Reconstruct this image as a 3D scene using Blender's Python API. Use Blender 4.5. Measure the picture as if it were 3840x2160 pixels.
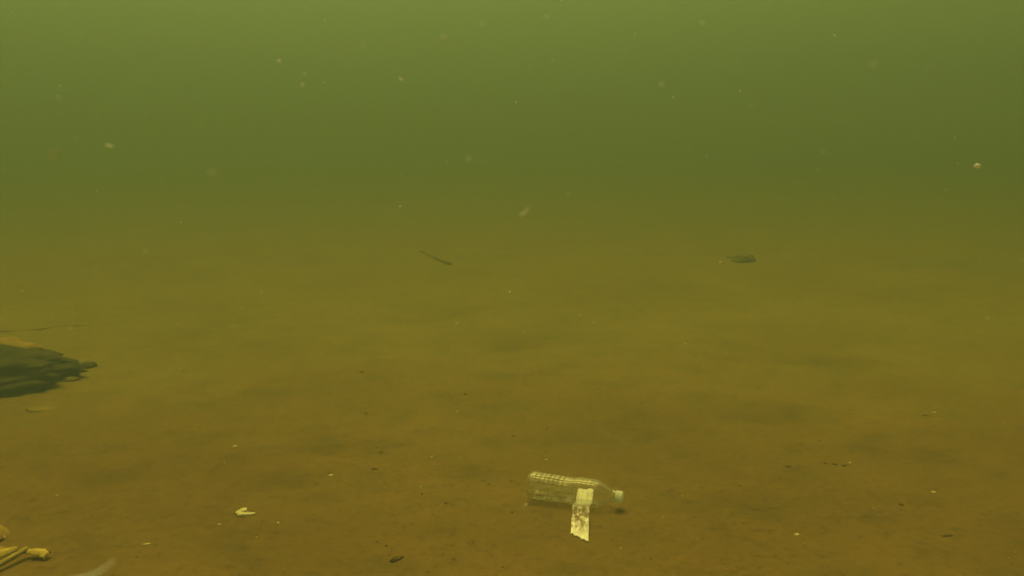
import bpy, bmesh, math, random
import numpy as np
from mathutils import Vector, Matrix, noise as mnoise

random.seed(7)
for o in list(bpy.data.objects):
    bpy.data.objects.remove(o, do_unlink=True)
SC = bpy.context.scene
COL = SC.collection
R = math.radians

# ------------------------------------------------------------------ camera
W4, H4 = 3840.0, 2160.0            # pixel frame of the photograph
FPX = 3013.0                       # focal length in those pixels
CAM_H = 0.75                       # camera height above the mud
HORIZON = 500.0                    # row of the true horizon
PITCH = math.atan((H4 / 2 - HORIZON) / FPX)
cam_data = bpy.data.cameras.new('camera')
cam = bpy.data.objects.new('camera', cam_data)
COL.objects.link(cam)
cam.location = (0, 0, CAM_H)
cam.rotation_euler = (math.pi / 2 - PITCH, 0, 0)
cam_data.sensor_width = 36
cam_data.lens = 36 * FPX / W4
cam_data.clip_start = 0.01
cam_data.clip_end = 300
cam_data.dof.use_dof = True
cam_data.dof.focus_distance = 1.68
cam_data.dof.aperture_fstop = 9.5
SC.camera = cam

# ------------------------------------------------------------------ sky, sun, exposure
SUN_EL, SUN_AZ = R(73), R(-18)     # azimuth from +Y (ahead), negative = left
world = bpy.data.worlds.new('World')
SC.world = world
world.use_nodes = True
wn = world.node_tree.nodes
sky = wn.new('ShaderNodeTexSky')
sky.sky_type = 'NISHITA'
sky.sun_disc = False
sky.sun_elevation = SUN_EL
sky.sun_rotation = SUN_AZ
wn['Background'].inputs['Strength'].default_value = 0.06
world.node_tree.links.new(sky.outputs[0], wn['Background'].inputs['Color'])
sun_data = bpy.data.lights.new('sun', 'SUN')
sun_data.energy = 5.0
sun_data.angle = R(38)
sun_data.color = (1.0, 0.80, 0.60)
sun = bpy.data.objects.new('sun', sun_data)
COL.objects.link(sun)
to_sun = Vector((math.sin(SUN_AZ) * math.cos(SUN_EL), math.cos(SUN_AZ) * math.cos(SUN_EL), math.sin(SUN_EL)))
sun.rotation_euler = to_sun.to_track_quat('Z', 'Y').to_euler()
sun.location = to_sun * 20
SC.view_settings.view_transform = 'Standard'
SC.view_settings.look = 'None'
SC.view_settings.gamma = 1
SC.view_settings.exposure = 0.6
SC.cycles.use_denoising = True
SC.cycles.volume_bounces = 3
SC.cycles.max_bounces = 8
SC.cycles.transparent_max_bounces = 12
SC.cycles.use_light_tree = False

# ------------------------------------------------------------------ helpers
def tag(o, label=None, cat=None, group=None, kind=None):
    for k, v in (('label', label), ('category', cat), ('group', group), ('kind', kind)):
        if v:
            o[k] = v
    return o

def mesh_obj(name, verts, faces, mat, parent=None, smooth=True):
    me = bpy.data.meshes.new(name)
    me.from_pydata([tuple(v) for v in verts], [], faces)
    me.update()
    if smooth:
        me.polygons.foreach_set('use_smooth', [True] * len(me.polygons))
    me.materials.append(mat)
    o = bpy.data.objects.new(name, me)
    COL.objects.link(o)
    if parent:
        o.parent = parent
    return o

def empty(name, loc, rz=0):
    o = bpy.data.objects.new(name, None)
    o.empty_display_size = 0.05
    COL.objects.link(o)
    o.location = loc
    o.rotation_euler = (0, 0, rz)
    return o

def _hash(ix, iy, seed):
    h = (ix.astype(np.int64) * 374761393 + iy.astype(np.int64) * 668265263 + seed * 982451653) & 0x7fffffff
    h = ((h ^ (h >> 13)) * 1274126177) & 0x7fffffff
    return ((h ^ (h >> 16)) & 0xffff) / 65535.0

def vnoise(x, y, seed=0):
    """smooth value noise, -1..1, on numpy arrays"""
    x = np.asarray(x, float); y = np.asarray(y, float)
    ix = np.floor(x); iy = np.floor(y)
    fx = x - ix; fy = y - iy
    fx = fx * fx * fx * (fx * (fx * 6 - 15) + 10); fy = fy * fy * fy * (fy * (fy * 6 - 15) + 10)
    a = _hash(ix, iy, seed); b = _hash(ix + 1, iy, seed); c = _hash(ix, iy + 1, seed); d = _hash(ix + 1, iy + 1, seed)
    return 2 * (a + (b - a) * fx + (c - a) * fy + (a - b - c + d) * fx * fy) - 1

def ray(px, py):
    """direction from the lens through a point of the photograph"""
    v = Vector(((px - W4 / 2) / FPX, (H4 / 2 - py) / FPX, -1.0))
    return (Matrix.Rotation(math.pi / 2 - PITCH, 3, 'X') @ v).normalized()

def on_plane(px, py, z=0.0):
    d = ray(px, py)
    t = (z - CAM_H) / d.z
    return Vector((0, 0, CAM_H)) + d * t

def in_water(px, py, dist):
    return Vector((0, 0, CAM_H)) + ray(px, py) * dist

BOTTLE_A = on_plane(1979, 1812, 0.03)
BOTTLE_B = on_plane(2335, 1861, 0.03)
BOT_MID = (BOTTLE_A + BOTTLE_B) / 2
HOLLOWS = []      # centre, depth, half widths along x and y
for _px, _py, _d, _sx, _sy in ((1600, 1165, 0.030, 0.16, 0.11), (1400, 1530, 0.014, 0.13, 0.06), (1900, 1280, 0.014, 0.11, 0.09), (2170, 1250, 0.012, 0.14, 0.08),
                               (1230, 1690, 0.010, 0.10, 0.05), (2960, 1545, 0.010, 0.12, 0.06), (3150, 1340, 0.012, 0.18, 0.08), (700, 1640, 0.008, 0.16, 0.05),
                               (2010, 1650, 0.006, 0.08, 0.05), (820, 1230, 0.014, 0.22, 0.10), (2500, 1080, 0.016, 0.30, 0.14), (1060, 1820, 0.006, 0.10, 0.04),
                               (2800, 1880, 0.006, 0.10, 0.04), (1800, 1500, 0.008, 0.09, 0.06), (3500, 1700, 0.008, 0.12, 0.05), (420, 1800, 0.008, 0.12, 0.04)):
    HOLLOWS.append((on_plane(_px, _py), _d, _sx, _sy * 1.5))

def hollow_shade(x, y):
    """how strongly painted shade darkens the mud at a spot: in the dips"""
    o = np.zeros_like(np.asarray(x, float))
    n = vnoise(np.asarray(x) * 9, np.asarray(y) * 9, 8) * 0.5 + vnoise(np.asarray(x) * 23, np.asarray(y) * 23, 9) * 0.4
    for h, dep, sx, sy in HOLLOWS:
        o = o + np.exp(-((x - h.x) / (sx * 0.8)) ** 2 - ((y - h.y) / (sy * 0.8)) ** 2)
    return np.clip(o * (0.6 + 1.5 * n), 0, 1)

def gz(x, y):
    """height of the mud"""
    x = np.asarray(x, float); y = np.asarray(y, float)
    u = x * math.cos(0.5) + y * math.sin(0.5); v = -x * math.sin(0.5) + y * math.cos(0.5)
    z = 0.020 * vnoise(u * 0.8, v * 1.2, 1) + 0.008 * vnoise(u * 1.9 + 3, v * 3.0, 2)
    z = z + 0.0030 * vnoise(u * 5 + 9, v * 7.5, 3) + 0.0018 * vnoise(x * 17, y * 17, 4) + 0.0009 * vnoise(x * 41, y * 41, 5)
    for h, dep, sx, sy in HOLLOWS:
        z = z - dep * np.exp(-((x - h.x) / sx) ** 2 - ((y - h.y) / sy) ** 2)
    flat = np.exp(-(((x - BOT_MID.x) / 0.2) ** 2 + ((y - BOT_MID.y + 0.06) / 0.2) ** 2) ** 2)
    return z * (1 - 0.93 * flat) - 0.0

def gzs(x, y):
    return float(gz(np.array([x]), np.array([y]))[0])

def at(px, py, lift=0.0):
    p = on_plane(px, py)
    for _ in range(6):
        p = on_plane(px, py, gzs(p.x, p.y) + lift)
    return p

# ------------------------------------------------------------------ materials
def new_mat(name):
    m = bpy.data.materials.new(name)
    m.use_nodes = True
    nt = m.node_tree
    for n in list(nt.nodes):
        nt.nodes.remove(n)
    out = nt.nodes.new('ShaderNodeOutputMaterial')
    return m, nt, out

def node(nt, typ, **kw):
    n = nt.nodes.new(typ)
    for k, v in kw.items():
        if k in n.inputs:
            n.inputs[k].default_value = v
        else:
            setattr(n, k, v)
    return n

def ramp(nt, src, stops, interp='LINEAR'):
    r = nt.nodes.new('ShaderNodeValToRGB')
    r.color_ramp.interpolation = interp
    e = r.color_ramp.elements
    while len(e) < len(stops):
        e.new(0.5)
    for el, (p, c) in zip(e, stops):
        el.position = p
        el.color = (c[0], c[1], c[2], 1)
    nt.links.new(src, r.inputs[0])
    return r.outputs[0]

def speckled(name, c1, c2, scale=40, rough=0.85, bump=0.3, dist=0.002, c3=None, coords='Object'):
    m, nt, out = new_mat(name)
    tc = node(nt, 'ShaderNodeTexCoord')
    nz = node(nt, 'ShaderNodeTexNoise', Scale=scale, Detail=5, Roughness=0.65)
    nt.links.new(tc.outputs[coords], nz.inputs['Vector'])
    stops = [(0.35, c1), (0.65, c2)] if c3 is None else [(0.3, c1), (0.52, c2), (0.7, c3)]
    col = ramp(nt, nz.outputs[0], stops)
    b = node(nt, 'ShaderNodeBsdfPrincipled', Roughness=rough)
    b.inputs['Specular IOR Level'].default_value = 0.15
    nt.links.new(col, b.inputs['Base Color'])
    bp = node(nt, 'ShaderNodeBump', Strength=bump, Distance=dist)
    nt.links.new(nz.outputs[0], bp.inputs['Height'])
    nt.links.new(bp.outputs[0], b.inputs['Normal'])
    nt.links.new(b.outputs[0], out.inputs['Surface'])
    return m

def mud_material():
    m, nt, out = new_mat('mud')
    tc = node(nt, 'ShaderNodeTexCoord')
    mp = node(nt, 'ShaderNodeMapping')
    mp.inputs['Rotation'].default_value = (0, 0, -0.5)
    mp.inputs['Scale'].default_value = (1, 1.35, 1)
    nt.links.new(tc.outputs['Object'], mp.inputs['Vector'])
    n1 = node(nt, 'ShaderNodeTexNoise', Scale=1.6, Detail=6, Roughness=0.6)
    n2 = node(nt, 'ShaderNodeTexNoise', Scale=8, Detail=5, Roughness=0.6)
    n3 = node(nt, 'ShaderNodeTexNoise', Scale=60, Detail=6, Roughness=0.75)
    nt.links.new(mp.outputs[0], n1.inputs['Vector'])
    nt.links.new(mp.outputs[0], n2.inputs['Vector'])
    nt.links.new(tc.outputs['Object'], n3.inputs['Vector'])
    c1 = ramp(nt, n1.outputs[0], [(0.3, (0.154, 0.102, 0.030)), (0.7, (0.196, 0.128, 0.037))])
    c2 = ramp(nt, n2.outputs[0], [(0.28, (0.74, 0.82, 0.80)), (0.47, (0.97, 0.98, 0.98)), (0.72, (1.07, 1.03, 1.0))])
    c3 = ramp(nt, n3.outputs[0], [(0.30, (0.42, 0.45, 0.47)), (0.43, (0.93, 0.93, 0.93)), (0.72, (1.18, 1.16, 1.14))])
    m1 = node(nt, 'ShaderNodeMix', data_type='RGBA', blend_type='MULTIPLY'); m1.inputs[0].default_value = 1
    m2 = node(nt, 'ShaderNodeMix', data_type='RGBA', blend_type='MULTIPLY'); m2.inputs[0].default_value = 1
    nt.links.new(c1, m1.inputs[6]); nt.links.new(c2, m1.inputs[7])
    nt.links.new(m1.outputs[2], m2.inputs[6]); nt.links.new(c3, m2.inputs[7])
    # broad patches: mud colour paler farther out, darker and browner close by
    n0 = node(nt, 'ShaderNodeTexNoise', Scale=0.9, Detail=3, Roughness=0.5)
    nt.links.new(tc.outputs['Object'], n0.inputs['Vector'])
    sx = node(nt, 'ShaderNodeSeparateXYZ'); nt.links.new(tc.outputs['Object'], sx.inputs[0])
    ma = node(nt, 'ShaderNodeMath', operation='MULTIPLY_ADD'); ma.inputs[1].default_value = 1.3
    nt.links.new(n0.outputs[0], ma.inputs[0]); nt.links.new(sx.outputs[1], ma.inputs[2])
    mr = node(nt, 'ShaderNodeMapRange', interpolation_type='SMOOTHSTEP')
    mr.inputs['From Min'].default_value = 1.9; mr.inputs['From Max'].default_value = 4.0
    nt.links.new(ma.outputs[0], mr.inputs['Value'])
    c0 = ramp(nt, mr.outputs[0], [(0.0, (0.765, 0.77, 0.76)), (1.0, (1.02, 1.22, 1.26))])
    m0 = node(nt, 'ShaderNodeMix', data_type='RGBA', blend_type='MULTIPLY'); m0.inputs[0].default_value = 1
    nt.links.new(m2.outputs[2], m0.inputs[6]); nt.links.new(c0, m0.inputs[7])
    og = node(nt, 'ShaderNodeAttribute', attribute_name='hollow_shade')
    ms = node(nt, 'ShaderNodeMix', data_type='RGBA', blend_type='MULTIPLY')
    ms.inputs[7].default_value = (0.80, 0.85, 0.81, 1)  # shade of the hollows put into the mud colour
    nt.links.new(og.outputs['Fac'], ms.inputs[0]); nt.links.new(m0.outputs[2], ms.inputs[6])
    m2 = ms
    b = node(nt, 'ShaderNodeBsdfPrincipled', Roughness=0.95)
    b.inputs['Specular IOR Level'].default_value = 0.05
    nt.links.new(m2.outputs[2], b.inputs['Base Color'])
    bp = node(nt, 'ShaderNodeBump', Strength=0.35, Distance=0.006)
    bp2 = node(nt, 'ShaderNodeBump', Strength=0.4, Distance=0.002)
    nt.links.new(n2.outputs[0], bp.inputs['Height'])
    nt.links.new(n3.outputs[0], bp2.inputs['Height'])
    nt.links.new(bp.outputs[0], bp2.inputs['Normal'])
    nt.links.new(bp2.outputs[0], b.inputs['Normal'])
    nt.links.new(b.outputs[0], out.inputs['Surface'])
    return m

def water_material():
    m, nt, out = new_mat('murky_water')
    v = node(nt, 'ShaderNodeVolumePrincipled')
    v.inputs['Density'].default_value = 1.0
    v.inputs['Color'].default_value = (0.073, 0.103, 0.118, 1)
    v.inputs['Absorption Color'].default_value = (0.690, 0.715, 0.255, 1)
    v.inputs['Anisotropy'].default_value = 0.71
    nt.links.new(v.outputs[0], out.inputs['Volume'])
    return m

def pet_material():
    m, nt, out = new_mat('clear_plastic')
    tc = node(nt, 'ShaderNodeTexCoord')
    nz = node(nt, 'ShaderNodeTexNoise', Scale=38, Detail=4, Roughness=0.6)
    nt.links.new(tc.outputs['Object'], nz.inputs['Vector'])
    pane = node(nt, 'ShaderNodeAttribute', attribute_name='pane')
    fm = node(nt, 'ShaderNodeMath', operation='MULTIPLY_ADD'); fm.inputs[1].default_value = 0.50  # raised panes painted paler as highlights, on top of the patchy film
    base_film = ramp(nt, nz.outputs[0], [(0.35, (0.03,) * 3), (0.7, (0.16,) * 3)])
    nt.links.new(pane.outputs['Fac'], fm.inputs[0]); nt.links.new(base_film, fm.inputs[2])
    film_glint = fm.outputs[0]
    tr = node(nt, 'ShaderNodeBsdfTransparent', Color=(0.95, 0.96, 0.93, 1))
    gl = node(nt, 'ShaderNodeBsdfGlossy', Color=(1, 1, 1, 1), Roughness=0.34)
    lw = node(nt, 'ShaderNodeFresnel', IOR=1.35)
    mx = node(nt, 'ShaderNodeMixShader')
    mf = node(nt, 'ShaderNodeMath', operation='MULTIPLY'); mf.inputs[1].default_value = 0.20
    nt.links.new(lw.outputs[0], mf.inputs[0])
    nt.links.new(mf.outputs[0], mx.inputs[0]); nt.links.new(tr.outputs[0], mx.inputs[1]); nt.links.new(gl.outputs[0], mx.inputs[2])
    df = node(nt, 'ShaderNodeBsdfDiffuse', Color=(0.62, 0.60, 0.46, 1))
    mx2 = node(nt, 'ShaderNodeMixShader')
    nt.links.new(film_glint, mx2.inputs[0]); nt.links.new(mx.outputs[0], mx2.inputs[1]); nt.links.new(df.outputs[0], mx2.inputs[2])
    nt.links.new(mx2.outputs[0], out.inputs['Surface'])
    return m

def strip_material():
    m, nt, out = new_mat('dirty_label_paper')
    tc = node(nt, 'ShaderNodeTexCoord')
    mp = node(nt, 'ShaderNodeMapping')
    mp.inputs['Rotation'].default_value = (0, 0, 0.5)
    mp.inputs['Scale'].default_value = (1.0, 0.6, 1)
    nt.links.new(tc.outputs['UV'], mp.inputs['Vector'])
    n1 = node(nt, 'ShaderNodeTexNoise', Scale=5.5, Detail=6, Roughness=0.7)
    n2 = node(nt, 'ShaderNodeTexNoise', Scale=17, Detail=3, Roughness=0.6)
    nt.links.new(mp.outputs[0], n1.inputs['Vector']); nt.links.new(mp.outputs[0], n2.inputs['Vector'])
    d1 = ramp(nt, n1.outputs[0], [(0.45, (1, 1, 1)), (0.52, (0.45, 0.45, 0.45)), (0.60, (0.05, 0.05, 0.05))])
    d2 = ramp(nt, n2.outputs[0], [(0.44, (1, 1, 1)), (0.51, (0, 0, 0))])
    ad = node(nt, 'ShaderNodeMath', operation='MAXIMUM')
    nt.links.new(d1, ad.inputs[0]); nt.links.new(d2, ad.inputs[1])
    # the dirt sits in the upper two thirds, the torn end is clean
    sp = node(nt, 'ShaderNodeSeparateXYZ'); nt.links.new(tc.outputs['UV'], sp.inputs[0])
    fade = ramp(nt, sp.outputs[1], [(0.0, (0.2,) * 3), (0.3, (0.25,) * 3), (0.36, (0.9,) * 3), (0.58, (1,) * 3), (0.78, (0.85,) * 3), (0.97, (0.25,) * 3)])
    mu = node(nt, 'ShaderNodeMath', operation='MULTIPLY')
    nt.links.new(ad.outputs[0], mu.inputs[0]); nt.links.new(fade, mu.inputs[1])
    mix = node(nt, 'ShaderNodeMix', data_type='RGBA')
    mix.inputs[6].default_value = (0.86, 0.84, 0.80, 1)
    mix.inputs[7].default_value = (0.13, 0.075, 0.03, 1)
    nt.links.new(mu.outputs[0], mix.inputs[0])
    b = node(nt, 'ShaderNodeBsdfPrincipled', Roughness=0.8)
    nt.links.new(mix.outputs[2], b.inputs['Base Color'])
    nt.links.new(b.outputs[0], out.inputs['Surface'])
    return m

def flake_material(name, col, tr, scale=300):
    m, nt, out = new_mat(name)
    tc = node(nt, 'ShaderNodeTexCoord')
    nz = node(nt, 'ShaderNodeTexNoise', Scale=scale, Detail=3)
    nt.links.new(tc.outputs['Object'], nz.inputs['Vector'])
    c = ramp(nt, nz.outputs[0], [(0.3, [v * 0.8 for v in col]), (0.7, col)])
    df = node(nt, 'ShaderNodeBsdfDiffuse'); tl = node(nt, 'ShaderNodeBsdfTranslucent')
    nt.links.new(c, df.inputs['Color']); nt.links.new(c, tl.inputs['Color'])
    mx = node(nt, 'ShaderNodeMixShader'); mx.inputs[0].default_value = tr
    nt.links.new(df.outputs[0], mx.inputs[1]); nt.links.new(tl.outputs[0], mx.inputs[2])
    nt.links.new(mx.outputs[0], out.inputs['Surface'])
    return m

M = dict(
    mud=mud_material(), water=water_material(), pet=pet_material(), strip=strip_material(),
    tear=flake_material('torn_paper', (0.90, 0.90, 0.82), 0.4, 200),
    cap=flake_material('cap_plastic', (0.97, 0.98, 0.96), 0.5, 30),
    shell=speckled('shell', (0.50, 0.44, 0.24), (0.84, 0.80, 0.58), scale=60, bump=0.3, dist=0.001),
    dark=speckled('dark_rock', (0.018, 0.018, 0.007), (0.066, 0.056, 0.020), scale=22, bump=0.6, dist=0.01),
    bark=speckled('dark_bark', (0.016, 0.010, 0.004), (0.05, 0.032, 0.010), scale=90, bump=0.6, dist=0.002),
    stick=speckled('wet_wood', (0.150, 0.105, 0.034), (0.200, 0.140, 0.042), scale=60, bump=0.5, dist=0.003),
    leaf=speckled('dead_leaf', (0.20, 0.13, 0.03), (0.34, 0.23, 0.06), scale=25, bump=0.3, dist=0.002),
    moss=speckled('mossy_stone', (0.140, 0.105, 0.031), (0.185, 0.138, 0.041), scale=25, bump=0.6, dist=0.01),
    grit=speckled('grit', (0.05, 0.034, 0.012), (0.11, 0.075, 0.024), scale=120, bump=0.4, dist=0.001),
    leafmud=speckled('silted_stone', (0.17, 0.13, 0.04), (0.21, 0.155, 0.046), scale=30, bump=0.3, dist=0.004),
    reed=speckled('yellow_reed', (0.34, 0.26, 0.06), (0.50, 0.36, 0.09), scale=35, bump=0.3, dist=0.001),
    stem=speckled('brown_stem', (0.20, 0.15, 0.04), (0.32, 0.24, 0.07), scale=50, bump=0.4, dist=0.001),
    pale=flake_material('pale_flake', (0.92, 0.90, 0.72), 0.5),
    amber=flake_material('amber_flake', (0.62, 0.60, 0.24), 0.5),
    chip=speckled('pale_chip', (0.42, 0.36, 0.18), (0.66, 0.60, 0.38), scale=150, bump=0.2, dist=0.0005),
)

# ------------------------------------------------------------------ setting: mud bottom and murky water
def graded(lo, hi, c, fine, half, grow=1.16):
    """grid lines: spacing `fine` within `half` of c, growing outwards"""
    def side(limit):
        out = []; p = 0.0; s = fine
        while p < limit:
            if p > half: s *= grow
            p += s
            out.append(min(p, limit))
        return out
    return np.array([c - v for v in side(c - lo)][::-1] + [c] + [c + v for v in side(hi - c)])

GX = graded(-40, 40, 0.0, 0.018, 1.6, 1.05)
GY = graded(-40, 40, 2.3, 0.018, 1.5, 1.05)
XX, YY = np.meshgrid(GX, GY)
ZZ = gz(XX, YY)
nx, ny = len(GX), len(GY)
verts = np.stack([XX.ravel(), YY.ravel(), ZZ.ravel()], 1)
idx = np.arange(nx * ny).reshape(ny, nx)
quads = np.stack([idx[:-1, :-1].ravel(), idx[:-1, 1:].ravel(), idx[1:, 1:].ravel(), idx[1:, :-1].ravel()], 1)
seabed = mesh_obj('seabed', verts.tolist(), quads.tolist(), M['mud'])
seabed.data.attributes.new('hollow_shade', 'FLOAT', 'POINT').data.foreach_set('value', hollow_shade(XX.ravel(), YY.ravel()))
tag(seabed, 'brown silty mud bottom with shallow hollows', 'seabed', kind='structure')

SURF = CAM_H + 1.7
def box(name, lo, hi, mat):
    v = [(x, y, z) for x in (lo[0], hi[0]) for y in (lo[1], hi[1]) for z in (lo[2], hi[2])]
    f = [(0, 1, 3, 2), (4, 6, 7, 5), (0, 4, 5, 1), (2, 3, 7, 6), (0, 2, 6, 4), (1, 5, 7, 3)]
    return mesh_obj(name, v, f, mat, smooth=False)
haze = box('haze', (-43, -43, -1.1), (43, 43, SURF), M['water'])
tag(haze, 'murky green water filling the whole view', 'water', kind='stuff')

# ------------------------------------------------------------------ shape builders
def blob(scale, seed, sub=3, rough=0.25, freq=1.6, squash=None):
    """verts and faces of an irregular lump"""
    bm = bmesh.new()
    bmesh.ops.create_icosphere(bm, subdivisions=sub, radius=1)
    off = Vector((seed * 7.31, seed * 3.17, seed * 1.93))
    vs = []
    for v in bm.verts:
        n = mnoise.noise(v.co * freq + off) + 0.5 * mnoise.noise(v.co * freq * 2.3 + off)
        c = v.co * (1 + rough * n)
        if squash: c = squash(c)
        vs.append(Vector((c.x * scale[0], c.y * scale[1], c.z * scale[2])))
    fs = [[v.index for v in f.verts] for f in bm.faces]
    bm.free()
    return vs, fs

def tube(pts, radii, seg=10, wob=0.0, seed=0):
    """tapered tube through points, capped"""
    pts = [Vector(p) for p in pts]
    vs, fs = [], []
    for i, p in enumerate(pts):
        t = (pts[min(i + 1, len(pts) - 1)] - pts[max(i - 1, 0)]).normalized()
        a = t.cross(Vector((0, 0, 1)))
        if a.length < 1e-4: a = Vector((1, 0, 0))
        a.normalize(); b = a.cross(t).normalized()
        for k in range(seg):
            th = 2 * math.pi * k / seg
            r = radii[i] * (1 + wob * mnoise.noise(Vector((k * 0.9, i * 0.7, seed))))
            vs.append(p + (a * math.cos(th) + b * math.sin(th)) * r)
    for i in range(len(pts) - 1):
        for k in range(seg):
            k2 = (k + 1) % seg
            fs.append((i * seg + k, i * seg + k2, (i + 1) * seg + k2, (i + 1) * seg + k))
    fs.append(tuple(range(seg))[::-1])
    fs.append(tuple((len(pts) - 1) * seg + k for k in range(seg)))
    return vs, fs

def slab(grid, thick, up=Vector((0, 0, 1))):
    """closed thin sheet from a rows x cols grid of top points"""
    rows, cols = len(grid), len(grid[0])
    top = [p for r in grid for p in r]
    n = len(top)
    vs = top + [p - up * thick for p in top]
    fs = []
    I = lambda i, j: i * cols + j
    for i in range(rows - 1):
        for j in range(cols - 1):
            q = (I(i, j), I(i, j + 1), I(i + 1, j + 1), I(i + 1, j))
            fs.append(q); fs.append(tuple(n + k for k in q[::-1]))
    edge = [I(0, j) for j in range(cols)] + [I(i, cols - 1) for i in range(1, rows)] + \
           [I(rows - 1, j) for j in range(cols - 2, -1, -1)] + [I(i, 0) for i in range(rows - 2, 0, -1)]
    for k in range(len(edge)):
        a, b = edge[k], edge[(k + 1) % len(edge)]
        fs.append((a, n + a, n + b, b))
    return vs, fs

# ------------------------------------------------------------------ the plastic bottle
LEN = (BOTTLE_B - BOTTLE_A).length
S = LEN / 0.215
YAW = math.atan2(BOTTLE_B.y - BOTTLE_A.y, BOTTLE_B.x - BOTTLE_A.x)
base_z = max(gzs(BOTTLE_A.x, BOTTLE_A.y), gzs(BOT_MID.x, BOT_MID.y)) - 0.0015
bottle = empty('plastic_bottle', (BOTTLE_A.x, BOTTLE_A.y, base_z), YAW)
tag(bottle, 'clear empty plastic bottle with white cap lying on its side on the mud', 'bottle')
AX = 0.0312 * S                     # axis height above the mud
PROFILE = [(0.0000, 0.004), (0.0012, 0.014), (0.0005, 0.021), (0.002, 0.0255), (0.006, 0.0285), (0.012, 0.0298), (0.03, 0.0300),
           (0.06, 0.0296), (0.078, 0.0282), (0.092, 0.0276), (0.104, 0.0288), (0.116, 0.0308), (0.135, 0.0312), (0.150, 0.0308),
           (0.160, 0.0292), (0.168, 0.0262), (0.176, 0.0222), (0.184, 0.0180), (0.190, 0.0150), (0.194, 0.0130), (0.203, 0.0128)]
px_, pr_ = [p[0] for p in PROFILE], [p[1] for p in PROFILE]

def prof(t):
    """profile point at 0..1 of its length of rows"""
    k = t * (len(PROFILE) - 1); i = min(int(k), len(PROFILE) - 2); f = k - i
    return px_[i] + (px_[i + 1] - px_[i]) * f, pr_[i] + (pr_[i + 1] - pr_[i]) * f

def body_r(x, th):
    """embossed radius: rows of raised panes between grooves"""
    r = float(np.interp(x, px_[4:], pr_[4:]))
    if x < 0.012 or x > 0.160: return r
    fade = min(1, (x - 0.012) / 0.005, (0.160 - x) / 0.006)
    amp = (0.0024 if x < 0.095 else 0.0013) * (0.75 + 0.7 * mnoise.noise(Vector((x * 45, th * 1.1, 7.7))))
    gx = abs(math.sin(math.pi * (x - 0.012) / 0.0105))
    gt = abs(math.sin(th * 6 + 0.6))
    pane = min(1, gx / 0.55) * min(1, gt / 0.45)
    pane = pane * pane * (3 - 2 * pane)
    dent = 0.0008 * mnoise.noise(Vector((x * 40, math.cos(th) * 1.3, math.sin(th) * 1.3)))
    return r - amp * fade * (1 - pane) + dent

SEG = 108
vs, fs = [], []
xs = [(px_[i], pr_[i]) for i in range(5)] + [(0.012 + 0.0012 * i, None) for i in range(124)] + \
     [(x, None) for x in (0.162, 0.165, 0.168, 0.172, 0.176, 0.180, 0.184, 0.187, 0.190, 0.192, 0.194, 0.198, 0.203)]
for (x, r) in xs:
    for k in range(SEG):
        th = 2 * math.pi * k / SEG          # 0 = up, pi/2 = towards the camera side (-Y)
        rr = body_r(x, th) if r is None else r
        vs.append((x * S, -rr * S * math.sin(th), AX + rr * S * math.cos(th)))
for i in range(len(xs) - 1):
    for k in range(SEG):
        k2 = (k + 1) % SEG
        fs.append((i * SEG + k, (i + 1) * SEG + k, (i + 1) * SEG + k2, i * SEG + k2))
fs.append(tuple(range(SEG)))
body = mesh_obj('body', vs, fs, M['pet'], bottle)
pa = body.data.attributes.new('pane', 'FLOAT', 'POINT')  # strength of the painted highlight, greatest on raised panes
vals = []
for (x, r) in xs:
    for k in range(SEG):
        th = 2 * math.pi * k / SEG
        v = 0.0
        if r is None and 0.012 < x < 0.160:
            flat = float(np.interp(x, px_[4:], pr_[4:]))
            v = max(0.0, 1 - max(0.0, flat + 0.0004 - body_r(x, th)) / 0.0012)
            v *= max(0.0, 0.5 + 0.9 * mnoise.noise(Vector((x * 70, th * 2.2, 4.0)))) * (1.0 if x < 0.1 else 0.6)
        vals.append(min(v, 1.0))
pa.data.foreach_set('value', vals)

def turned(name, prof_, mat, parent, seg=60, knurl=0.0):
    vs, fs = [], []
    for i, (x, r) in enumerate(prof_):
        for k in range(seg):
            th = 2 * math.pi * k / seg
            rr = r + (knurl if (k % 2 and 0 < i < len(prof_) - 2) else 0)
            vs.append((x * S, -rr * S * math.sin(th), AX + rr * S * math.cos(th)))
    for i in range(len(prof_) - 1):
        for k in range(seg):
            k2 = (k + 1) % seg
            fs.append((i * seg + k, (i + 1) * seg + k, (i + 1) * seg + k2, i * seg + k2))
    fs.append(tuple(range(seg)))
    fs.append(tuple((len(prof_) - 1) * seg + k for k in range(seg))[::-1])
    return mesh_obj(name, vs, fs, mat, parent, smooth=False)

turned('neck_ring', [(0.1945, 0.0132), (0.1950, 0.0158), (0.1965, 0.0158), (0.1970, 0.0132)], M['pet'], bottle)
turned('cap', [(0.2000, 0.0130), (0.2007, 0.0133), (0.2130, 0.0132), (0.2146, 0.0124), (0.2150, 0.0105)], M['cap'], bottle, knurl=0.0004)

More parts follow.
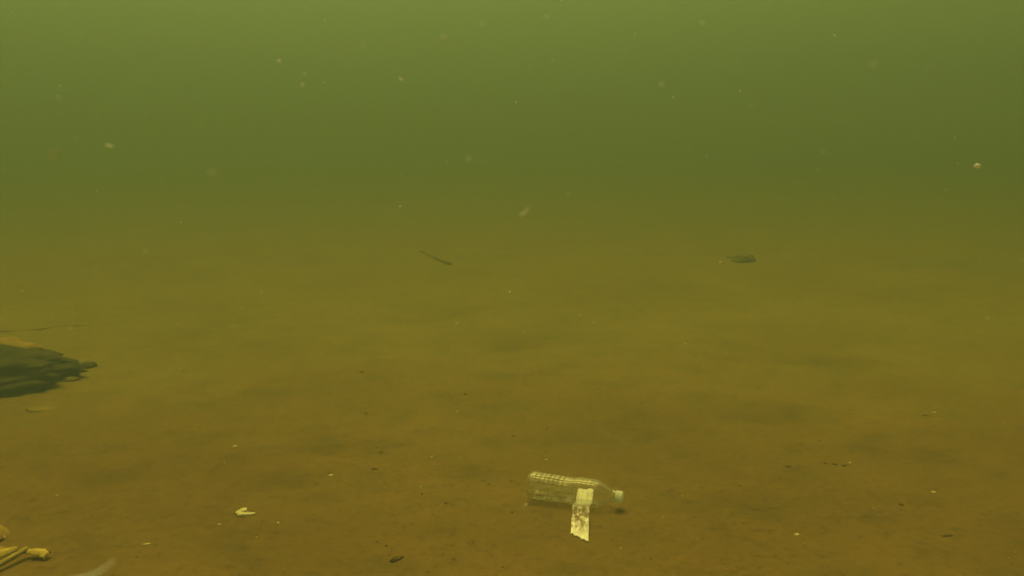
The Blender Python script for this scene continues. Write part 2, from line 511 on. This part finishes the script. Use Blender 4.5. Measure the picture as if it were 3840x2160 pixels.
# ------------------------------------------------------------------ paper strip caught under the bottle
EDGE_L = [(0.0, 2168, 1826), (0.30, 2158, 1886), (0.36, 2147, 1893), (1.0, 2140, 2006)]     # seen through the clear plastic, then free
EDGE_R = [(0.0, 2226, 1832), (0.30, 2220, 1890), (0.36, 2212, 1897), (1.0, 2207, 2030)]
def edge_at(tab, f):
    return np.interp(f, [t[0] for t in tab], [t[1] for t in tab]), np.interp(f, [t[0] for t in tab], [t[2] for t in tab])
strip_org = at(2180, 1900)
NR, NC = 60, 14
grid = []
for i in range(NR + 1):
    f = i / NR
    l = on_plane(*edge_at(EDGE_L, f)); r = on_plane(*edge_at(EDGE_R, f))
    row = []
    for j in range(NC + 1):
        g = j / NC
        p = l.lerp(r, g)
        if f > 0.92:      # torn near end
            k = (f - 0.92) / 0.08
            p.y += k * (0.013 * mnoise.noise(Vector((g * 4.2, 5.1, 0))) + 0.006 * mnoise.noise(Vector((g * 13, 2.2, 0))) + 0.012 * (0.35 - abs(g - 0.35)))
        if f < 0.06:      # ragged far end
            p.y -= (0.06 - f) / 0.06 * 0.012 * (0.5 + mnoise.noise(Vector((g * 5.0, 9.3, 0))))
        free = min(1, max(0, (f - 0.40) / 0.2)) * min(1, (1 - f) / 0.1 + 0.15)
        z = gzs(p.x, p.y) + 0.0012 + free * (0.0016 * (1 + math.sin(f * 11.0)) + 0.0040 * g * g + 0.0012 * mnoise.noise(Vector((p.x * 30, p.y * 22, 3))))
        row.append(Vector((p.x, p.y, z)) - strip_org)
    grid.append(row)
strip = empty('paper_strip', strip_org)
tag(strip, 'dirty cream paper strip lying under the bottle with a torn near end', 'paper')
vs, fs = slab(grid, 0.0006)
sheet = mesh_obj('sheet', vs, fs, M['strip'], strip)
uv = sheet.data.uv_layers.new(name='UVMap')
nv = (NR + 1) * (NC + 1)
for lp in sheet.data.loops:
    k = lp.vertex_index % nv
    uv.data[lp.index].uv = ((k % (NC + 1)) / NC * 0.36, (k // (NC + 1)) / NR)
last = [Vector(p) for p in grid[-1]]
vs, fs = tube([p + Vector((0, -0.0006, 0.0004)) for p in last], [0.0009 + 0.0010 * (j / NC) for j in range(NC + 1)], seg=6)
mesh_obj('torn_edge', vs, fs, M['tear'], strip)['label'] = 'white fibres along the torn end'

# ------------------------------------------------------------------ broken white shell
sp = at(920, 1928)
shell = empty('broken_shell', sp, R(8))
tag(shell, 'small curled cream shell fragment on the mud left of the bottle', 'shell')
def valve(name, length, width, height, off, yaw, pitch):
    grid = []
    for i in range(15):
        f = i / 14
        w = width * math.sin(math.pi * min(1, 0.12 + 0.80 * f)) ** 0.7 * (1.15 - 0.6 * f)
        row = []
        for j in range(11):
            g = j / 10 * 2 - 1
            x = (f - 0.5) * length
            y = g * w / 2 + 0.15 * width * f
            z = height * (1 - g * g) * (0.35 + 0.65 * math.sin(math.pi * min(1, 0.15 + 0.7 * f))) + 0.0012 * math.sin(g * 9 + f * 3) 
            z += 0.0012 * mnoise.noise(Vector((x * 160, y * 160, off[0] * 90)))
            p = Matrix.Rotation(yaw, 3, 'Z') @ Matrix.Rotation(pitch, 3, 'Y') @ Vector((x, y, z))
            row.append(p + Vector(off))
        grid.append(row)
    vs, fs = slab(grid, 0.0012)
    return mesh_obj(name, vs, fs, M['shell'], shell)
valve('valve', 0.023, 0.016, 0.006, (-0.008, 0.006, 0.002), R(32), R(-8))
valve('valve', 0.034, 0.009, 0.004, (0.003, -0.006, 0.002), R(6), R(4))

# ------------------------------------------------------------------ dark chip near the bottom edge
def ground_lump(name, px, py, scale, mat, label, cat, rz=0.0, seed=1, sub=3, rough=0.3, sink=0.35, group=None, squash=None):
    p = at(px, py)
    vs, fs = blob(scale, seed, sub, rough, squash=squash)
    o = mesh_obj(name, vs, fs, mat)
    o.location = (p.x, p.y, p.z + scale[2] * (1 - 2 * sink) * 0.9)
    o.rotation_euler = (0, 0, rz)
    return tag(o, label, cat, group)

taper = lambda c: Vector((c.x, c.y * (1 - 0.35 * c.x), c.z * (1 - 0.25 * c.x)))
ground_lump('bark_chip', 1487, 2098, (0.014, 0.006, 0.004), M['grit'], 'dark brown bark chip lying near the bottom edge of the photo', 'bark', R(38), 3, squash=taper)

# ------------------------------------------------------------------ dark mass at the left edge
def rock_shape(c):
    tip = 1 - 0.50 * max(0, c.x) ** 1.5
    jag = 1 + 0.20 * mnoise.noise(c * 3.1 + Vector((4, 1, 2))) + 0.09 * mnoise.noise(c * 7.0) + 0.02 * mnoise.noise(c * 19)
    return Vector((c.x * jag, c.y * tip * jag, max(c.z, -0.5) * (1 - 0.5 * max(0, c.x))))
rk = on_plane(-80, 1410)
vs, fs = blob((0.29, 0.20, 0.085), 5, 5, 0.16, 1.8, rock_shape)
rock = mesh_obj('dark_rock', vs, fs, M['dark'])
rock.location = (rk.x, rk.y, gzs(rk.x, rk.y) + 0.018)
rock.rotation_euler = (0, 0, R(6))
tag(rock, 'large dark wedge-shaped rock running out of the left edge', 'rock')
ground_lump('dark_rock', 328, 1374, (0.032, 0.024, 0.013), M['dark'], 'small dark stone just off the tip of the large dark rock', 'rock', R(20), 8, rough=0.35, sink=0.45)
ground_lump('dark_rock', 262, 1422, (0.030, 0.024, 0.010), M['moss'], 'low olive stone touching the lower right flank of the large dark rock', 'rock', R(-15), 12, rough=0.35, sink=0.45)
ground_lump('dark_rock', 155, 1535, (0.045, 0.022, 0.005), M['leafmud'], 'low brown stone half sunk in the mud below the large dark rock', 'rock', R(10), 14, rough=0.35, sink=0.5)
ground_lump('bark_chip', 172, 1462, (0.010, 0.006, 0.004), M['bark'], 'tiny dark chip just below the edge of the large dark rock', 'bark', R(15), 15)

# dead leaf lying over the back of the rock
def blade(name, pts, widths, thick, mat, parent=None, lift_edges=0.0, tilt=0.0, ragged=0.0):
    pts = [Vector(p) for p in pts]
    grid = []
    for i, p in enumerate(pts):
        t = (pts[min(i + 1, len(pts) - 1)] - pts[max(i - 1, 0)]).normalized()
        a = t.cross(Vector((0, 0, 1))).normalized()
        row = []
        for j in range(7):
            g = j / 6 * 2 - 1
            rg = 1 + ragged * mnoise.noise(Vector((i * 0.9, 3.0 if g > 0 else 8.0, 1.3)))
            if i == len(pts) - 1: p = pts[i] - t * ragged * widths[i] * (0.5 + mnoise.noise(Vector((g * 2.7, 4.4, 0))))
            q = p + a * (g * widths[i] / 2 * rg) + Vector((0, 0, lift_edges * g * g + tilt * g * widths[i]))
            q.z += 0.15 * widths[i] * mnoise.noise(Vector((i * 0.6, g * 1.4, len(pts))))
            row.append(q)
        grid.append(row)
    vs, fs = slab(grid, thick)
    return mesh_obj(name, vs, fs, mat, parent)

def arc(a, b, n, sag=0.0, side=0.0):
    a, b = Vector(a), Vector(b)
    d = (b - a).normalized(); s = d.cross(Vector((0, 0, 1)))
    return [a.lerp(b, i / n) + Vector((0, 0, sag)) * math.sin(math.pi * i / n) + s * side * math.sin(math.pi * i / n) for i in range(n + 1)]

from mathutils.bvhtree import BVHTree
rmat = Matrix.Translation(rock.location) @ Matrix.Rotation(R(6), 4, 'Z')
rbvh = BVHTree.FromPolygons([rmat @ v.co for v in rock.data.vertices], [list(p.vertices) for p in rock.data.polygons])
def rock_crest(px):
    """first point of the rock met going down the photograph's column"""
    for py in range(1180, 1500, 3):
        hit = rbvh.ray_cast(Vector((0, 0, CAM_H)), ray(px, py))[0]
        if hit: return hit
    return at(px, 1330)
crest = [rock_crest(px) + Vector((0, -0.004, 0.010)) for px in range(-70, 166, 18)]
crest = [(crest[max(k - 1, 0)] + crest[k] * 2 + crest[min(k + 1, len(crest) - 1)]) / 4 for k in range(len(crest))]
lf = blade('dead_leaf', crest, [0.010 + 0.034 * math.sin(math.pi * (0.15 + 0.8 * i / (len(crest) - 1))) for i in range(len(crest))], 0.0012, M['leaf'], lift_edges=-0.004, tilt=-0.25)
tag(lf, 'tan dead leaf strip lying along the top of the large dark rock', 'leaf')
tw_line = [(-60, 1250), (20, 1246), (90, 1243), (150, 1238), (205, 1229), (260, 1226), (310, 1222), (360, 1219), (405, 1214)]
pts = [at(px, py, -0.0035 + 0.003 * math.sin(px * 0.05)) for px, py in tw_line]
vs, fs = tube(pts, [0.008, 0.008, 0.008, 0.007, 0.007, 0.007, 0.007, 0.006, 0.004], 9, 0.6, 3)
tw = mesh_obj('twig', vs, fs, M['stick'])
tag(tw, 'long thin dark twig stretching right from behind the large dark rock', 'twig')

# ------------------------------------------------------------------ yellow reed pieces, bottom left corner
rp = at(60, 2090)
reed = empty('broken_reed', rp, 0)
tag(reed, 'broken yellow reed with a stubby end in the bottom left corner', 'reed')
L = lambda p: Vector(p) - rp
stalk = arc(L(at(-60, 2152, 0.004)), L(at(104, 2056, 0.016)), 10, 0.002, 0.003)
vs, fs = tube(stalk, [0.0055 - 0.00015 * i for i in range(11)], 8, 0.45, 5)
mesh_obj('stalk', vs, fs, M['stem'], reed)
tipw = [0.004, 0.007, 0.010, 0.012, 0.013, 0.0135, 0.0145, 0.015, 0.0155, 0.016, 0.0165, 0.017, 0.017, 0.0165, 0.017, 0.016, 0.015]
tip = blade('leaf_tip', arc(L(at(84, 2062, 0.016)), L(at(184, 2074, 0.012)), 16, 0.002, -0.003), tipw, 0.0012, M['reed'], reed, -0.004, -0.10, 0.7)
tip['label'] = 'yellow ragged leaf tip at the end of the stalk'
blade('leaf_blade', arc(L(at(-60, 2094, 0.010)), L(at(64, 2050, 0.018)), 12, 0.003, 0.004), [0.005 + 0.012 * math.sin(math.pi * (0.2 + 0.78 * i / 12)) for i in range(13)], 0.001, M['reed'], reed, -0.003, -0.25)
blade('leaf_blade', arc(L(at(-60, 2064, 0.008)), L(at(28, 2054, 0.014)), 10, 0.002, 0.002), [0.005 + 0.010 * math.sin(math.pi * (0.2 + 0.78 * i / 10)) for i in range(11)], 0.001, M['leaf'], reed, -0.003, -0.2)
curl = blade('dead_leaf', arc(at(-75, 2012, 0.012), at(30, 1985, 0.006), 12, 0.014, 0.006), [0.012 + 0.034 * math.sin(math.pi * (0.25 + 0.7 * i / 12)) for i in range(13)], 0.001, M['leaf'], None, -0.010, -0.25)
tag(curl, 'rounded tan curled leaf cut by the left edge above the yellow reed', 'leaf')

# ------------------------------------------------------------------ far stick and far lump
a, b = at(1578, 941, 0.001), at(1690, 992, 0.002)
pts = [p + Vector((0, 0, 0.006 * mnoise.noise(Vector((i * 0.5, 0, 2))))) for i, p in enumerate(arc(a, b, 12, 0.0, 0.004))]
vs, fs = tube(pts, [0.0095, 0.0105, 0.011, 0.0115, 0.012, 0.0115, 0.012, 0.013, 0.0125, 0.013, 0.0135, 0.0135, 0.012], 9, 0.5, 2)
st = mesh_obj('sunken_stick', vs, fs, M['stick'])
tag(st, 'faint dark stick lying on the mud in the far middle', 'stick')
ground_lump('sunken_stone', 2790, 978, (0.070, 0.060, 0.040), M['moss'], 'faint dark stone on the far mud at the right', 'stone', R(10), 31, 4, 0.3, sink=0.46)
ground_lump('sunken_stone', 2754, 967, (0.045, 0.05, 0.020), M['leafmud'], 'low pale brown stone against the left of the faint far stone', 'stone', R(-10), 33, 4, 0.3, sink=0.47)

# ------------------------------------------------------------------ bits lying on the mud, told apart one by one
DARK = [  # px, py, long px, short px, tilt, label
    (1926, 1636, 15, 9, 15, 'dark oval speck on the mud straight above the bottle base'),
    (2050, 1610, 11, 7, 0, 'dark speck on the mud above the bottle, farther off than its base'),
    (2112, 1656, 9, 6, 0, 'dark speck on the mud above the middle of the bottle'),
    (1919, 1806, 9, 8, 30, 'dark speck just left of the bottle base'),
    (1834, 1815, 12, 8, 20, 'brown speck two bottle widths left of the bottle base'),
    (1671, 1888, 12, 9, 10, 'dark speck midway between the shell fragment and the paper strip'),
    (1583, 1852, 9, 8, 0, 'dark speck right beside a short pale fibre left of the bottle'),
    (1921, 1921, 9, 8, 0, 'dark speck below the bottle base, left of the paper strip'),
    (1429, 1698, 15, 9, 25, 'oval dark speck on the open mud above the shell fragment'),
    (1403, 1759, 24, 9, 5, 'long brown sliver on the mud to the upper right of the shell fragment'),
    (1449, 2047, 13, 8, 20, 'dark speck just above the dark bark chip'),
    (1412, 2031, 7, 6, 0, 'small dark speck to the upper left of the dark bark chip'),
    (2957, 1750, 24, 10, 8, 'largest dark speck on the mud right of the bottle cap'),
    (3096, 1739, 15, 8, 0, 'first of three dark specks in a row at the right'),
    (3130, 1741, 18, 9, 0, 'middle of three dark specks in a row at the right'),
    (3165, 1747, 18, 10, 10, 'last of three dark specks in a row at the right'),
    (3073, 1652, 12, 6, 8, 'small dark speck above the row of three at the right'),
    (2774, 1822, 9, 9, 0, 'round dark speck between the bottle cap and the row of three'),
    (3470, 1558, 20, 7, 4, 'thin dark sliver on the mud far right'),
    (3380, 1893, 16, 11, 12, 'dark speck on the mud at lower right'),
    (3552, 2009, 40, 9, 8, 'long dark olive sliver near the lower right corner'),
    (2440, 2095, 8, 8, 0, 'dark speck near the bottom edge right of the paper strip'),
    (1745, 1479, 12, 8, 0, 'dark speck on the mud in the middle distance'),
    (1356, 1396, 14, 10, 0, 'dark speck on the mud in the middle distance, left of centre'),
    (2013, 1294, 9, 7, 0, 'dark speck on the mud in the middle distance, right of centre'),
    (1371, 1550, 12, 8, 20, 'dark speck beside the shallow hollow in the mud'),
]
for k, (px, py, lw, sw, tl, lb) in enumerate(DARK):
    p = at(px, py)
    s = (p - cam.location).length / FPX
    ground_lump('dark_speck', px, py, (max(lw * s / 2, 0.002), max(sw * s * 0.75, 0.002), max(sw * s * 0.30, 0.0012)), M['grit'], lb, 'speck', R(tl), 40 + k, 2, 0.35, 0.3, 'dark specks on the mud')
PALE = [
    (881, 1674, 16, 8, 0, 'cream chip on the mud high above the shell fragment'),
    (1043, 1961, 9, 7, 0, 'tiny white chip to the lower right of the shell fragment'),
    (822, 1966, 11, 6, 0, 'tiny white chip to the lower left of the shell fragment'),
    (548, 2041, 26, 6, 25, 'thin pale fibre on the mud between the yellow reed and the shell'),
    (1240, 1783, 20, 9, 40, 'pale tan chip on the mud to the upper right of the shell fragment'),
    (2048, 1724, 12, 6, 10, 'pale chip just above the bottle body'),
    (2987, 2005, 18, 8, 0, 'cream chip near the bottom edge at right'),
    (3500, 1846, 16, 7, 0, 'pale chip on the mud at far right, mid height of the mud'),
    (3504, 1548, 16, 8, 0, 'faint pale chip beside the thin dark sliver at far right'),
    (3187, 1736, 12, 6, 0, 'pale chip beside the last of three dark specks'),
    (2571, 1290, 9, 6, 0, 'pale chip on the mud in the middle distance at right'),
    (1714, 1544, 9, 8, 0, 'faint pale chip on the mud in the middle distance'),
]
for k, (px, py, lw, sw, tl, lb) in enumerate(PALE):
    p = at(px, py)
    s = (p - cam.location).length / FPX
    ground_lump('pale_chip', px, py, (lw * s / 2, max(sw * s * 0.7, 0.002), max(sw * s * 0.28, 0.0012)), M['chip'], lb, 'chip', R(tl), 80 + k, 2, 0.3, 0.25, 'pale chips on the mud')

# ------------------------------------------------------------------ flakes drifting in the water, told apart one by one
FLAKES = [  # px, py, distance, long px, short px, tilt (deg, image plane), label
    (1662, 144, 0.32, 34, 14, 80, 'large soft pale blob drifting high in the water left of centre'),
    (1966, 795, 0.34, 64, 8, 40, 'soft pale slanting fibre drifting above the far mud'),
    (3665, 623, 0.9, 22, 17, 0, 'bright yellowish flake drifting by the right edge'),
    (793, 645, 0.24, 16, 12, 0, 'soft round pale blob drifting at left above the far mud'),
    (410, 546, 0.45, 36, 8, -8, 'pale flat flake drifting at the left'),
    (199, 581, 0.2, 40, 20, 12, 'faint wide yellowish blob near the left edge'),
    (1046, 228, 0.6, 15, 8, -20, 'bright flake in the upper left water beside two fainter ones'),
    (1143, 276, 0.5, 10, 7, 0, 'upper of two faint flakes below a brighter one at upper left'),
    (1135, 317, 0.5, 15, 7, -30, 'lower of two faint flakes below a brighter one at upper left'),
    (1219, 79, 0.8, 7, 6, 0, 'small bright dot high in the water at upper left'),
    (1504, 297, 0.6, 19, 8, -20, 'pale slanting flake below the large soft blob'),
    (1362, 169, 0.3, 9, 9, 0, 'soft dot between the large soft blob and the bright dot at upper left'),
    (1808, 87, 0.3, 9, 9, 0, 'soft dot high in the water right of the large soft blob'),
    (2048, 65, 0.35, 16, 11, 20, 'soft pale blob high in the water at top centre'),
    (2106, 4, 0.8, 7, 12, 0, 'bright flake cut by the top edge'),
    (1936, 384, 0.9, 9, 5, 50, 'bright sharp dot in the middle of the green water'),
    (2480, 316, 0.35, 14, 12, 0, 'soft round blob in the green water right of centre'),
    (2524, 364, 0.9, 7, 5, 0, 'small sharp dot just below a soft round blob right of centre'),
    (2633, 85, 0.35, 12, 12, 0, 'soft pale blob high in the water right of centre'),
    (2775, 340, 0.9, 6, 6, 0, 'tiny sharp dot in the green water at right'),
    (3130, 132, 0.8, 6, 6, 0, 'tiny dot high in the water at upper right'),
    (3275, 238, 0.3, 46, 4, 20, 'faint slanting wisp in the water at upper right'),
    (1500, 775, 1.2, 9, 9, 0, 'sharp bright round dot above the far dark stick'),
    (1911, 1094, 1.3, 10, 6, 45, 'sharp bright dot over the mud at centre'),
    (2701, 983, 1.4, 9, 6, 30, 'bright dot just left of the faint far stone'),
    (1757, 594, 0.3, 20, 9, -40, 'faint soft smear low in the green water at centre'),
    (1618, 1713, 1.2, 11, 4, 45, 'thin pale fibre above the mud, farther left of the bottle'),
    (1578, 1825, 1.2, 11, 4, 45, 'thin pale fibre drifting beside a dark speck left of the bottle'),
    (1972, 1895, 0.6, 8, 14, 0, 'soft pale blob just below the bottle base'),
    (350, 2150, 0.27, 190, 12, 22, 'soft pale streak drifting at the bottom edge near the yellow reed'),
]
cam_rot = Matrix.Rotation(math.pi / 2 - PITCH, 3, 'X')
def flake_mesh(lx, ly, seed, curve=0.0):
    vs, fs = blob((lx / 2, ly / 2, min(lx, ly) * 0.3), seed, 2, 0.28)
    vs = [Vector((v.x, v.y + curve * lx * ((2 * v.x / lx) ** 2 - 0.3), v.z)) for v in vs]
    return vs, fs
for k, (px, py, dist, lw, sw, tl, lb) in enumerate(FLAKES):
    p = in_water(px, py, dist)
    s = dist / FPX * (0.80 if dist < 0.5 else 1.0)
    vs, fs = flake_mesh(lw * s, sw * s, 100 + k, 0.12 if lw > 25 else 0.0)
    rot = cam_rot @ Matrix.Rotation(R(tl), 3, 'Z')
    o = mesh_obj('drifting_flake', [rot @ v for v in vs], fs, M['amber'] if 'yellowish blob' in lb else M['pale'])
    o.location = p
    tag(o, lb, 'flake', 'flakes drifting in the water')

# ------------------------------------------------------------------ uncountable fine stuff
def scatter(name, mat, items, label, cat):
    vs, fs = [], []
    for (p, sx, sy, sz, rz) in items:
        b0 = len(vs)
        c, s_ = math.cos(rz), math.sin(rz)
        for (x, y, z) in ((1, 0, 0), (-1, 0.2, 0), (0.1, 1, 0.1), (-0.2, -1, 0), (0, 0.1, 1), (0.1, 0, -1)):
            x *= sx * random.uniform(0.7, 1.2); y *= sy * random.uniform(0.7, 1.2); z *= sz
            vs.append((p.x + c * x - s_ * y, p.y + s_ * x + c * y, p.z + z))
        for f in ((0, 2, 4), (2, 1, 4), (1, 3, 4), (3, 0, 4), (2, 0, 5), (1, 2, 5), (3, 1, 5), (0, 3, 5)):
            fs.append(tuple(b0 + i for i in f))
    o = mesh_obj(name, vs, fs, mat)
    return tag(o, label, cat, kind='stuff')

items = []
for _ in range(220):
    px, py = random.uniform(-100, 3940), 1150 + 1010 * random.random() ** 0.75
    p = at(px, py); s = (p - cam.location).length / FPX
    r = random.uniform(1.3, 3.4) * s * (1.5 if random.random() < 0.1 else 1)
    items.append((p, r * random.uniform(0.8, 1.8), r * random.uniform(0.8, 1.4), r * 0.4, random.uniform(0, 3.1)))
scatter('seabed_grit', M['grit'], items, 'fine dark grit scattered over the mud', 'grit')
items = []
for _ in range(45):
    px, py = random.uniform(-100, 3940), 1250 + 910 * random.random() ** 0.75
    p = at(px, py); s = (p - cam.location).length / FPX
    r = random.uniform(1.5, 3.5) * s
    items.append((p, r * random.uniform(0.8, 2.2), r, r * 0.5, random.uniform(0, 3.1)))
scatter('shell_grit', M['chip'], items, 'fine pale shell grit scattered over the mud', 'grit')
items = []
for _ in range(240):
    d = random.choice([random.uniform(0.25, 0.5), random.uniform(0.5, 2.2), random.uniform(0.8, 2.5)])
    px, py = random.uniform(-100, 3940), random.uniform(-60, 1250)
    p = in_water(px, py, d)
    if p.z < 0.05: continue
    r = random.choice([0.8, 0.9, 1.0, 1.1, 1.3, 1.6, 2.2]) * d / FPX * (1.3 if d < 0.5 else 1)
    items.append((p, r * random.uniform(0.8, 2.0), r, r * random.uniform(0.7, 1.5), random.uniform(0, 3.1)))
scatter('suspended_specks', M['pale'], items, 'fine pale specks drifting throughout the green water', 'specks')
